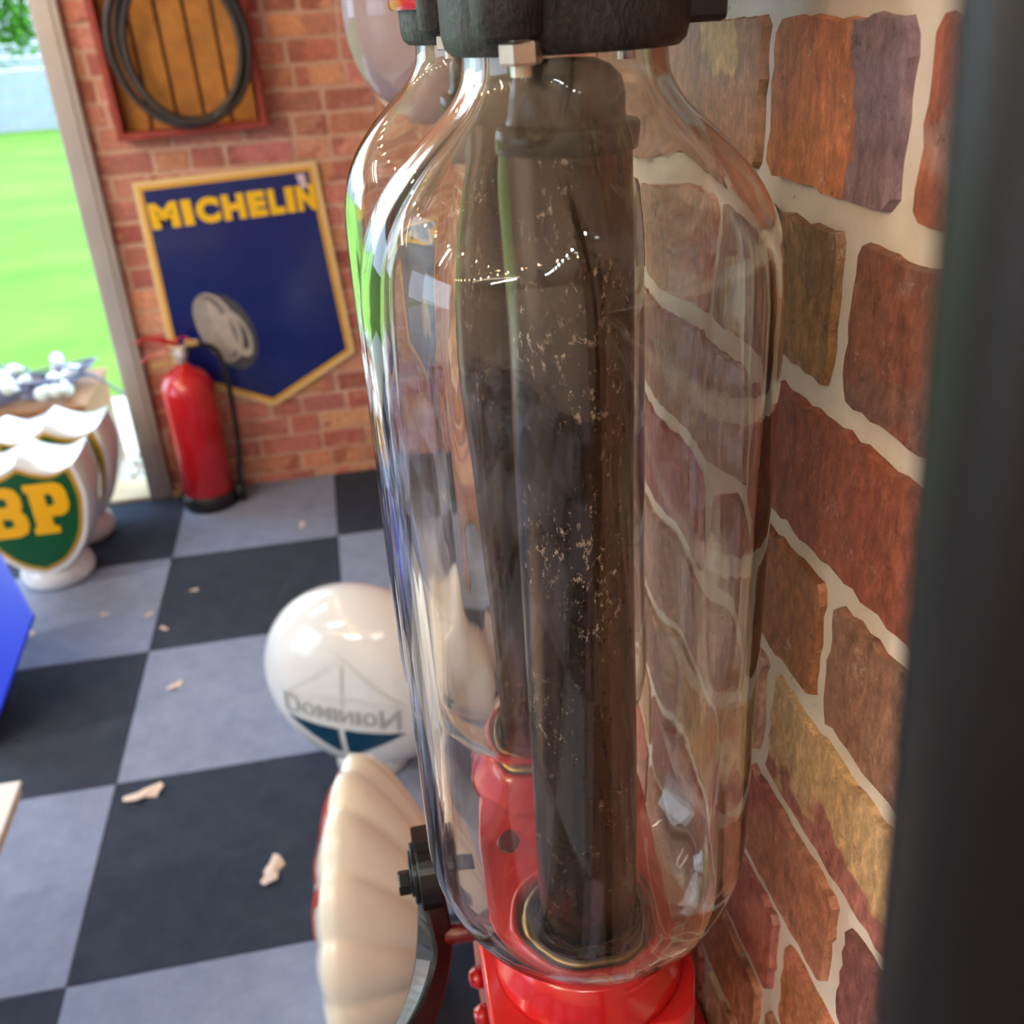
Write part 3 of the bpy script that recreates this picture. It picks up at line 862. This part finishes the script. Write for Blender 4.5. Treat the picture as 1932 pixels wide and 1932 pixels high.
# printed tyre
def ell(cx, cy, rx, ry, rot, n=40):
    return [(cx+rx*math.cos(t)*math.cos(rot)-ry*math.sin(t)*math.sin(rot), cy+rx*math.cos(t)*math.sin(rot)+ry*math.sin(t)*math.cos(rot)) for t in [2*math.pi*i/n for i in range(n)]]
sgn('tyre_print', [ell(-0.092, 0.272, 0.078, 0.130, R(14))], 0.0012, MAT_TYRE_D, 0.0075)
sgn('tyre_print', [ell(-0.122, 0.290, 0.064, 0.118, R(14))], 0.0008, MAT_TYRE_L, 0.0087)
for k in range(5):
    sgn('tyre_groove', [ell(-0.130+k*0.004, 0.292, 0.056-k*0.008, 0.112-k*0.004, R(14)), ell(-0.130+k*0.004, 0.292, 0.054-k*0.008, 0.110-k*0.004, R(14))], 0.0006, MAT_TYRE_D, 0.0095)
sgn('tyre_print', [ell(-0.066, 0.262, 0.036, 0.080, R(14)), ell(-0.060, 0.262, 0.020, 0.056, R(14))], 0.0008, MAT_TYRE_L, 0.0095)
sgn('paper_scrap', [[(0.206, 0.722), (0.232, 0.724), (0.236, 0.684), (0.218, 0.678)]], 0.001, MAT_PAPER, 0.0078)

# ------------------------------------------------------------------ crate on the wall and the hose coil
crate = empty('wall_crate', (-0.357, FY-0.002, 1.15), (0, R(-1.2), 0), label='red-framed wooden crate with ochre slats hung on the brick wall', cat='crate')
def cbox(name, x0, x1, y0, y1, z0, z1, mat, bev=0.002):
    return link_bm(name, box(x0, x1, y0, y1, z0, z1, bev=bev), mat, crate)
cw, chh, cd = 0.212, 0.52, 0.085
cbox('back_board', -cw+0.01, cw-0.01, -0.012, -0.001, 0.01, chh-0.01, MAT_CRATE_BACK)
for k in range(5):
    x = -cw+0.022+k*0.0765
    cbox('slat', x, x+0.066, -0.024, -0.012, 0.012, chh-0.012, MAT_CRATE_OCHRE)
cbox('frame_side', -cw, -cw+0.020, -cd, -0.001, 0, chh, MAT_CRATE_RED)
cbox('frame_side', cw-0.020, cw, -cd, -0.001, 0, chh, MAT_CRATE_RED)
cbox('frame_bottom', -cw+0.020, cw-0.020, -cd, -0.001, 0, 0.020, MAT_CRATE_RED)
cbox('frame_top', -cw+0.020, cw-0.020, -cd, -0.001, chh-0.020, chh, MAT_CRATE_RED)
coil = empty('hose_coil', (-0.345, FY-0.115, 1.19), label='coil of dark rubber hose hanging in front of the ochre crate', cat='hose')
for k, (dx, dz, rx, rz, yy, rr) in enumerate(((-0.012, 0.0, 0.172, 0.205, -0.125, 0.0105), (0.004, 0.006, 0.165, 0.198, -0.118, 0.0095), (0.018, -0.004, 0.164, 0.196, -0.132, 0.010))):
    pts = [(-0.345+dx+rx*math.cos(t), FY+yy+0.012*math.sin(2*t+k), 1.385+dz+rz*math.sin(t)) for t in [2*math.pi*i/72 for i in range(72)]]
    link_bm('hose_loop', tube(pts, rr, 12, closed=True), MAT_HOSE, coil, True, world=True)
link_bm('hook', tube(smooth_path([(-0.345, FY-0.07, 1.63), (-0.345, FY-0.12, 1.622), (-0.345, FY-0.15, 1.60), (-0.345, FY-0.158, 1.56)]), 0.006, 8), MAT_STEEL, coil, True, world=True)

# ------------------------------------------------------------------ fire extinguisher
ex = empty('fire_extinguisher', (-0.520, 3.095, 0.0), label='red fire extinguisher standing on the floor by the door frame', cat='fire extinguisher')
link_bm('cylinder', lathe([(0.0, 0.05), (0.078, 0.05), (0.083, 0.056), (0.083, 0.40), (0.080, 0.425), (0.066, 0.452), (0.045, 0.470), (0.026, 0.479), (0.022, 0.492), (0.0, 0.492)], 48), MAT_EXT, ex, True)
link_bm('base_ring', lathe([(0.0, 0.0), (0.082, 0.0), (0.087, 0.006), (0.087, 0.046), (0.080, 0.054), (0.0, 0.054)], 48), MAT_BLACK, ex, True)
link_bm('valve', bm_box(cyl((0, 0, 0.490), (0, 0, 0.535), 0.017, 24, bev=0.002), -0.022, 0.022, -0.016, 0.016, 0.512, 0.548, bev=0.003), MAT_STEEL, ex)
link_bm('gauge', cyl((0.0, -0.016, 0.530), (0.0, -0.030, 0.530), 0.014, 24, bev=0.002), MAT_WHITE, ex)
link_bm('lever', flat_bar([(-0.01, 0.0, 0.556), (-0.05, -0.004, 0.574), (-0.10, -0.006, 0.580), (-0.125, -0.006, 0.570)], 0.022, 0.006), MAT_EXT, ex)
link_bm('carry_handle', flat_bar([(0.012, 0.0, 0.545), (-0.04, -0.004, 0.536), (-0.09, -0.006, 0.528), (-0.118, -0.006, 0.508)], 0.022, 0.006), MAT_EXT, ex)
link_bm('lever_top', flat_bar([(-0.01, 0.0, 0.560), (0.02, 0.0, 0.580), (0.036, 0.0, 0.560)], 0.026, 0.012), MAT_EXT, ex)
link_bm('safety_tab', box(0.020, 0.062, -0.018, -0.010, 0.548, 0.566, bev=0.002), MAT_TAN, ex)
link_bm('tag_plate', box(-0.085, -0.03, -0.03, -0.026, 0.492, 0.512, bev=0.001), MAT_TAN, ex)
link_bm('hose', tube(smooth_path([(0.02, 0.0, 0.53), (0.07, 0.0, 0.545), (0.115, 0.01, 0.50), (0.125, 0.01, 0.38), (0.122, 0.0, 0.22), (0.108, -0.01, 0.10), (0.100, -0.01, 0.06)]), 0.0085, 10), MAT_BLACK, ex, True)
link_bm('nozzle', cyl((0.100, -0.01, 0.065), (0.098, -0.015, 0.010), 0.013, 16, r1=0.018), MAT_BLACK, ex, True)

# ------------------------------------------------------------------ milk glass globes
def shield_outline(w, h, n=10):
    """heraldic shield, point at y=0, top at y=h, half width w"""
    pts = []
    right = smooth_path([(0, 0, 0), (0.42*w, 0.085*h, 0), (0.80*w, 0.30*h, 0), (0.99*w, 0.60*h, 0), (1.0*w, 0.78*h, 0), (0.93*w, 0.955*h, 0)], 5)
    top = smooth_path([(0.93*w, 0.955*h, 0), (0.60*w, 0.905*h, 0), (0.28*w, 0.935*h, 0), (0, h, 0)], 5)
    R_ = [(p.x, p.y) for p in right]+[(p.x, p.y) for p in top[1:]]
    L_ = [(-x, y) for x, y in R_[1:-1]][::-1]
    return R_+L_

def scaled(pts, k, c=None):
    cx = 0; cy = sum(p[1] for p in pts)/len(pts) if c is None else c
    return [(cx+(x-cx)*k, cy+(y-cy)*k) for x, y in pts]

def shield_globe(x, y, label, grp):
    e = empty('shield_globe', (x, y, 0.0), label=label, cat='lamp globe', group=grp)
    w, h, zb = 0.168, 0.372, 0.040
    out = [(px, py+zb) for px, py in shield_outline(w, h)]
    body = bmesh.new(); rings = []
    for (k, yy) in ((0.86, -0.095), (0.93, -0.098), (0.97, -0.088), (1.01, -0.05), (1.02, 0.0), (1.01, 0.05), (0.97, 0.088), (0.93, 0.098), (0.86, 0.095)):
        rings.append([body.verts.new((px, yy, pz)) for px, pz in scaled(out, k, 0.25)])
    for A, B in zip(rings[:-1], rings[1:]):
        for i in range(len(A)):
            body.faces.new((A[i], A[(i+1) % len(A)], B[(i+1) % len(A)], B[i]))
    body.faces.new(rings[0][::-1]); body.faces.new(rings[-1])
    bmesh.ops.recalc_face_normals(body, faces=body.faces[:])
    bo = link_bm('glass_body', body, MAT_MILK, e); shade_smooth_by_angle(bo, 40)
    link_bm('base_collar', lathe([(0.0, 0.0), (0.092, 0.0), (0.102, 0.010), (0.105, 0.032), (0.098, 0.055), (0.085, 0.075), (0.082, 0.11), (0, 0.11)], 48), MAT_MILK, e, True)
    for s in (1, -1):
        rot = Matrix.Identity(4) if s == 1 else Matrix.Rotation(math.pi, 4, 'Z')
        def add(name, ol, d, mat, yy, par):
            b = shape2d(ol, d); b.transform(FACE); b.transform(Matrix.Translation((0, -yy, 0))); b.transform(rot)
            return link_bm(name, b, mat, par)
        o1 = scaled(out, 0.86, 0.25); o2 = scaled(out, 0.80, 0.25)
        pl = add('emblem', [o1], 0.004, MAT_GOLD, 0.095, e)
        add('emblem_field', [o2], 0.003, MAT_GREEN, 0.098, pl)
        # block letters
        def P(pts, x0, x1, z0, z1): return [(x0+px*(x1-x0), z0+pz*(z1-z0)) for px, pz in pts]
        Bo = [(0, 0), (0.72, 0), (0.92, 0.06), (1.0, 0.2), (1.0, 0.38), (0.9, 0.5), (0.97, 0.62), (0.97, 0.8), (0.88, 0.94), (0.7, 1.0), (0, 1.0), (0, 0.86), (0.08, 0.86), (0.08, 0.14), (0, 0.14)]
        Bh1 = [(0.42, 0.2), (0.62, 0.2), (0.66, 0.24), (0.66, 0.34), (0.62, 0.38), (0.42, 0.38)]
        Bh2 = [(0.42, 0.62), (0.6, 0.62), (0.64, 0.66), (0.64, 0.76), (0.6, 0.8), (0.42, 0.8)]
        Po = [(0.0, 0), (0.62, 0), (0.62, 0.13), (0.50, 0.15), (0.50, 0.34), (0.78, 0.34), (0.94, 0.42), (1.0, 0.55), (1.0, 0.8), (0.92, 0.94), (0.76, 1.0), (0, 1.0), (0, 0.86), (0.08, 0.85), (0.08, 0.15), (0.0, 0.13)]
        Ph = [(0.46, 0.55), (0.60, 0.55), (0.65, 0.60), (0.65, 0.73), (0.60, 0.79), (0.46, 0.79)]
        bx = (-0.118, -0.006); px = (0.004, 0.112); zz = (0.188, 0.340)
        add('letter', [P(Bo, *bx, *zz), P(Bh1, *bx, *zz), P(Bh2, *bx, *zz)], 0.003, MAT_YELLOW, 0.101, pl)
        add('letter', [P(Po, *px, *zz), P(Ph, *px, *zz)], 0.003, MAT_YELLOW, 0.101, pl)
    return e
shield_globe(-0.930, 2.725, 'white shield globe with green BP emblem, front one of the pair by the door', 'shield globes by the door')
shield_globe(-0.915, 2.985, 'white shield globe standing behind the front BP globe, next to the sill', 'shield globes by the door')

# round globe -------------------------------------------------------
RG, TG = 0.212, 0.118        # radius, half thickness
rgl = empty('round_globe', (-0.062, 1.690, 0.0), (0, 0, R(-24)), label='round white glass globe printed DOMINION with a dark teal triangle, on the floor', cat='lamp globe')
ZC = 0.217
def lens_y(r): return TG*(max(0.0, 1-(r/RG)**2.3))**0.52
prof = []
for i in range(49):
    t = -math.pi/2+math.pi*i/48; r = RG*math.cos(t) if 0 < i < 48 else 0.0
    prof.append((r, math.copysign(lens_y(r), t)))
b = lathe(prof, 72)
b.transform(Matrix.Translation((0, 0, ZC)) @ Matrix.Rotation(R(-90), 4, 'X'))
gb = link_bm('glass_body', b, MAT_MILK, rgl, True)
link_bm('base_collar', lathe([(0.0, 0.0), (0.078, 0.0), (0.082, 0.010), (0.078, 0.03), (0.070, 0.05), (0, 0.05)], 40), MAT_MILK, rgl, True)
def lens_print(name, b, mat, lift=0.002, par=None, rot=0.0):
    bmesh.ops.triangulate(b, faces=b.faces[:])
    for _ in range(2):
        es = [e for e in b.edges if e.calc_length() > 0.03]
        if es: bmesh.ops.subdivide_edges(b, edges=es, cuts=1); bmesh.ops.triangulate(b, faces=b.faces[:])
    b.transform(Matrix.Rotation(rot, 4, 'Z'))
    for v in b.verts:
        x, z, d = v.co.x, v.co.y, v.co.z
        v.co = Vector((x, -(lens_y(math.hypot(x, z))+lift+d), ZC+z))
    return link_bm(name, b, mat, par or rgl)
def bar2(p, q, w):
    p, q = Vector((p[0], p[1], 0)), Vector((q[0], q[1], 0)); d = (q-p).normalized(); n_ = Vector((-d.y, d.x, 0))*w/2
    return shape2d([[tuple((p+n_)[:2]), tuple((q+n_)[:2]), tuple((q-n_)[:2]), tuple((p-n_)[:2])]], 0.0006)
RO = R(-4)
lens_print('triangle_print', shape2d([[(-0.125, -0.048), (-0.010, -0.048), (-0.010, -0.118), (-0.020, -0.118)]], 0.0008), MAT_TEAL, rot=RO)
lens_print('triangle_print', shape2d([[(0.004, -0.048), (0.125, -0.048), (0.024, -0.118), (0.004, -0.118)]], 0.0008), MAT_TEAL, rot=RO)
for p, q, w in (((0, 0.115), (-0.125, 0.018), 0.008), ((0, 0.115), (0.125, 0.018), 0.008), ((0, 0.115), (0, 0.012), 0.009), ((-0.125, 0.016), (0.0, 0.034), 0.006), ((0.125, 0.016), (0.0, 0.034), 0.006)):
    lens_print('line_print', bar2(p, q, w), MAT_PRINTPALE, rot=RO)
lx = -0.130
for i, (ch, wd) in enumerate(zip("DOMINION", (0.042, 0.030, 0.034, 0.012, 0.030, 0.012, 0.030, 0.044))):
    hgt = 0.048 if i in (0, 7) else 0.034
    t = text2d(ch, 0.05, 0.0008, 0.0008); fit(t, lx, lx+wd-0.004, -hgt/2, hgt/2)
    for v in t.verts: v.co.y = -v.co.y - 0.012       # printed side seen upside down through the glass
    lens_print('letter', t, MAT_PRINTGREY, rot=RO); lx += wd+0.0025

# scallop shell globe ------------------------------------------------
shg = empty('shell_globe', (-0.088, 1.085, 0.0), (0, 0, R(77)), label='cream scallop shell glass globe with red lettering, on the floor in front', cat='lamp globe')
NR, NT, NRIB = 16, 130, 9
SH0, SH1 = R(-78), R(78)
HZ, RS, TH = 0.100, 0.398, 0.135
def shell_pt(u, v, side):
    """u 0..1 hinge to rim, v 0..1 across; local x across, z up, y = thickness"""
    th = SH0+(SH1-SH0)*v
    ph = v*NRIB*math.pi
    rib = abs(math.sin(ph))
    rr = RS*(0.92+0.035*rib*1.0)*(1.0-0.20*(abs(th)/SH1)**2.0)
    rad = 0.03+(rr-0.03)*u
    x, z = rad*math.sin(th)*0.68, HZ+rad*math.cos(th)
    prof = (max(0.0, 1-u**2.0))**0.85
    edge = 0.55+0.45*math.cos(th*0.9)
    t = 0.010+((TH if side < 0 else 0.062)*prof*edge)*(0.91+0.13*(rib**0.45)*min(1, u*1.4))
    t *= min(1.0, 0.55+u*1.2)
    return Vector((x, side*t, z))
body = bmesh.new()
front = [[body.verts.new(shell_pt(i/NR, j/NT, -1)) for j in range(NT+1)] for i in range(NR+1)]
back = [[body.verts.new(shell_pt(i/NR, j/NT, 1)) for j in range(NT+1)] for i in range(NR+1)]
for i in range(NR):
    for j in range(NT):
        body.faces.new((front[i][j], front[i][j+1], front[i+1][j+1], front[i+1][j]))
        body.faces.new((back[i][j], back[i+1][j], back[i+1][j+1], back[i][j+1]))
for j in range(NT):
    body.faces.new((front[NR][j], front[NR][j+1], back[NR][j+1], back[NR][j]))
    body.faces.new((front[0][j], back[0][j], back[0][j+1], front[0][j+1]))
for i in range(NR):
    body.faces.new((front[i][0], front[i+1][0], back[i+1][0], back[i][0]))
    body.faces.new((front[i][NT], back[i][NT], back[i+1][NT], front[i+1][NT]))
bmesh.ops.recalc_face_normals(body, faces=body.faces[:])
link_bm('shell_body', body, MAT_CREAM, shg, True)
link_bm('base_collar', lathe([(0.0, 0.0), (0.085, 0.0), (0.092, 0.012), (0.088, 0.05), (0.075, 0.075), (0.072, 0.12), (0, 0.12)], 40), MAT_MILK, shg, True)
def shell_letters(side):
    txt = "SHELL"
    for k, ch in enumerate(txt):
        t = text2d(ch, 0.1, 0.001, 0.004); fit(t, -0.024, 0.024, -0.045, 0.045)
        bmesh.ops.triangulate(t, faces=t.faces[:])
        for _ in range(2):
            es = [e for e in t.edges if e.calc_length() > 0.016]
            if es: bmesh.ops.subdivide_edges(t, edges=es, cuts=1); bmesh.ops.triangulate(t, faces=t.faces[:])
        for v in t.verts:
            vv = 0.5+side*-1*((k-2)*0.060+v.co.x*0.9)*-1*(1.0) if side > 0 else 0.5+((k-2)*0.115+v.co.x*1.8)
            if side > 0: vv = 0.5-((k-2)*0.115+v.co.x*1.8)
            uu = 0.86+v.co.y*1.7
            p = shell_pt(min(uu, 0.985), vv, side)
            v.co = p+Vector((0, side*(0.0022+v.co.z), 0))
        link_bm('letter', t, MAT_REDPRINT, shg)
shell_letters(1)

# ------------------------------------------------------------------ white table corner and blue board at the left edge
tb = empty('white_table', (-0.86, 0.93, 0.0), label='low white table with beige edging, cut by the left edge', cat='table')
link_bm('table_top', box(-1.16, -0.561, 0.66, 1.235, 0.443, 0.450, bev=0.002), MAT_WHITE, tb, world=True)
link_bm('edging', box(-1.157, -0.564, 0.663, 1.232, 0.428, 0.443, bev=0.002), MAT_EDGE, tb, world=True)
for (xx, yy) in ((-1.12, 0.70), (-0.80, 0.70), (-1.12, 1.17), (-0.80, 1.05)):
    link_bm('leg', box(xx-0.018, xx+0.018, yy-0.018, yy+0.018, 0.0, 0.430, bev=0.003), MAT_WHITE, tb, world=True)

bb = empty('blue_board', (-0.9, 2.1, 0.0), label='glossy blue board leaning at the left edge, below the BP globe', cat='board')
Pc = Vector((-0.757, 1.979, 0.30)); u = Vector((-0.333, 0.70, 0)).normalized()*0.46; vd = Vector((-0.17, -0.06, -0.30)); vd = vd*(0.298/0.30)
nn = u.cross(vd).normalized()*0.006
b = bmesh.new()
A = [Pc, Pc+u, Pc+u+vd, Pc+vd]
f_ = [b.verts.new(p) for p in A]; k_ = [b.verts.new(p-nn) for p in A]
b.faces.new(f_); b.faces.new(k_[::-1])
for i in range(4): b.faces.new((f_[i], k_[i], k_[(i+1) % 4], f_[(i+1) % 4]))
bmesh.ops.recalc_face_normals(b, faces=b.faces[:])
bmesh.ops.bevel(b, geom=b.edges[:], offset=0.002, segments=1, affect='EDGES')
link_bm('panel', b, MAT_BLUE, bb, world=True)
q0 = Pc+u*0.97+vd*0.05-nn*1.2
link_bm('prop_leg', cyl(q0, (q0.x-0.02, q0.y+0.01, 0.0), 0.008, 12), MAT_BLACK, bb, world=True)

# ------------------------------------------------------------------ fallen leaves on the carpet
leaf_specs = [(-0.543, 1.687, 0.042, 0.3, 'curled dry leaf on the charcoal tile beside the tile corner'),
              (-0.272, 1.411, 0.036, 1.2, 'pale dry leaf lying nearest the shell globe'),
              (-0.526, 2.064, 0.022, 0.6, 'small dry leaf on the grey tile left of the round globe'),
              (-0.938, 2.405, 0.016, 1.9, 'tiny pale petal beside the blue board corner'),
              (-0.584, 2.336, 0.015, 2.4, 'tiny brown leaf at the left edge of the charcoal tile'),
              (-0.636, 2.421, 0.013, 0.9, 'tiny pale petal on the grey tile just left of the charcoal one'),
              (-0.755, 2.454, 0.013, 2.9, 'tiny lilac petal on the grey tile below the BP globe'),
              (-0.526, 2.519, 0.014, 0.2, 'tiny brown leaf in the middle of the charcoal tile'),
              (-0.221, 2.838, 0.020, 1.5, 'small dry leaf on the grey tile near the brick wall')]
rlf = random.Random(4)
for (x, y, s, a, lab) in leaf_specs:
    b = bmesh.new(); n_ = 14; ctr = b.verts.new((0, 0, 0.004*s/0.03)); ring = []
    for i in range(n_):
        t = 2*math.pi*i/n_; r = s*(0.75+0.25*math.cos(2*t)+0.14*math.sin(5*t)+rlf.uniform(-0.12, 0.12))
        ring.append(b.verts.new((r*math.cos(t), 0.72*r*math.sin(t), s*(0.10+0.09*math.sin(2*t+a)+0.04*math.cos(3*t)))))
    for i in range(n_): b.faces.new((ctr, ring[i], ring[(i+1) % n_]))
    zmin = min(v.co.z for v in b.verts)
    for v in b.verts: v.co.z += 0.001-zmin
    bmesh.ops.recalc_face_normals(b, faces=b.faces[:]); bmesh.ops.solidify(b, geom=b.faces[:], thickness=0.0008)
    o = link_bm('fallen_leaf', b, MAT_LEAF, None, False)
    o.location = (x, y, 0); o.rotation_euler = (0, 0, a)
    tag(o, lab, 'leaf', 'fallen leaves on the carpet')

# ------------------------------------------------------------------ lamps outside the frame: added fill battens, then festoons
def batten(x, y, lab):  # unseen tube lamp added to brighten the interior
    e = empty('fill_batten', (x, y, H), label=lab, cat='added fill light', group='added fill battens')
    link_bm('housing', box(x-0.62, x+0.62, y-0.05, y+0.05, H-0.045, H-0.001, bev=0.006), MAT_WHITE, e, world=True)
    link_bm('tube', cyl((x-0.60, y, H-0.065), (x+0.60, y, H-0.065), 0.018, 16), MAT_FILL, e, True, world=True)
    for sx in (-0.605, 0.595): link_bm('lamp_holder', box(x+sx, x+sx+0.01, y-0.02, y+0.02, H-0.088, H-0.044), MAT_WHITE, e, world=True)
batten(-2.3, 2.0, 'added fill batten on the ceiling near the doorway')
batten(-2.3, 0.2, 'added fill batten over the middle of the garage')
batten(-2.3, -1.6, 'added fill batten near the back wall')

def festoon(name, p0, p1, sag, nb, mat, lab):
    e = empty(name, p0, label=lab, cat='string lights')
    p0, p1 = Vector(p0), Vector(p1); path = []
    for i in range(nb*2+1):
        t = i/(nb*2); p = p0.lerp(p1, t); p.z -= sag*4*t*(1-t); path.append(p)
    link_bm('cable', tube(path, 0.003, 6), MAT_BLACK, e, True, world=True)
    for i in range(nb):
        c = path[2*i+1]-Vector((0, 0, 0.03))
        b = lathe([(0, -0.018), (0.010, -0.014), (0.014, -0.003), (0.011, 0.010), (0.006, 0.020), (0, 0.021)], 12); b.transform(Matrix.Translation(c))
        link_bm('bulb', b, mat, e, True, world=True)
        link_bm('socket', cyl(c+Vector((0, 0, 0.016)), c+Vector((0, 0, 0.034)), 0.007, 10), MAT_BLACK, e, True, world=True)
festoon('warm_festoon', (-3.8, -0.6, 2.38), (0.05, -0.9, 2.30), 0.18, 14, MAT_WARM, 'warm amber bulb festoon hung across the garage behind the camera')
festoon('cool_festoon', (-0.9, -1.6, 2.38), (0.10, -0.35, 2.25), 0.12, 12, MAT_COOL, 'cool white bulb festoon hung along the side wall behind the camera')
festoon('warm_festoon', (-1.7, -1.3, 2.40), (-0.9, 2.7, 2.36), 0.14, 14, MAT_WARM, 'warm amber bulb festoon hung lengthwise towards the doorway')
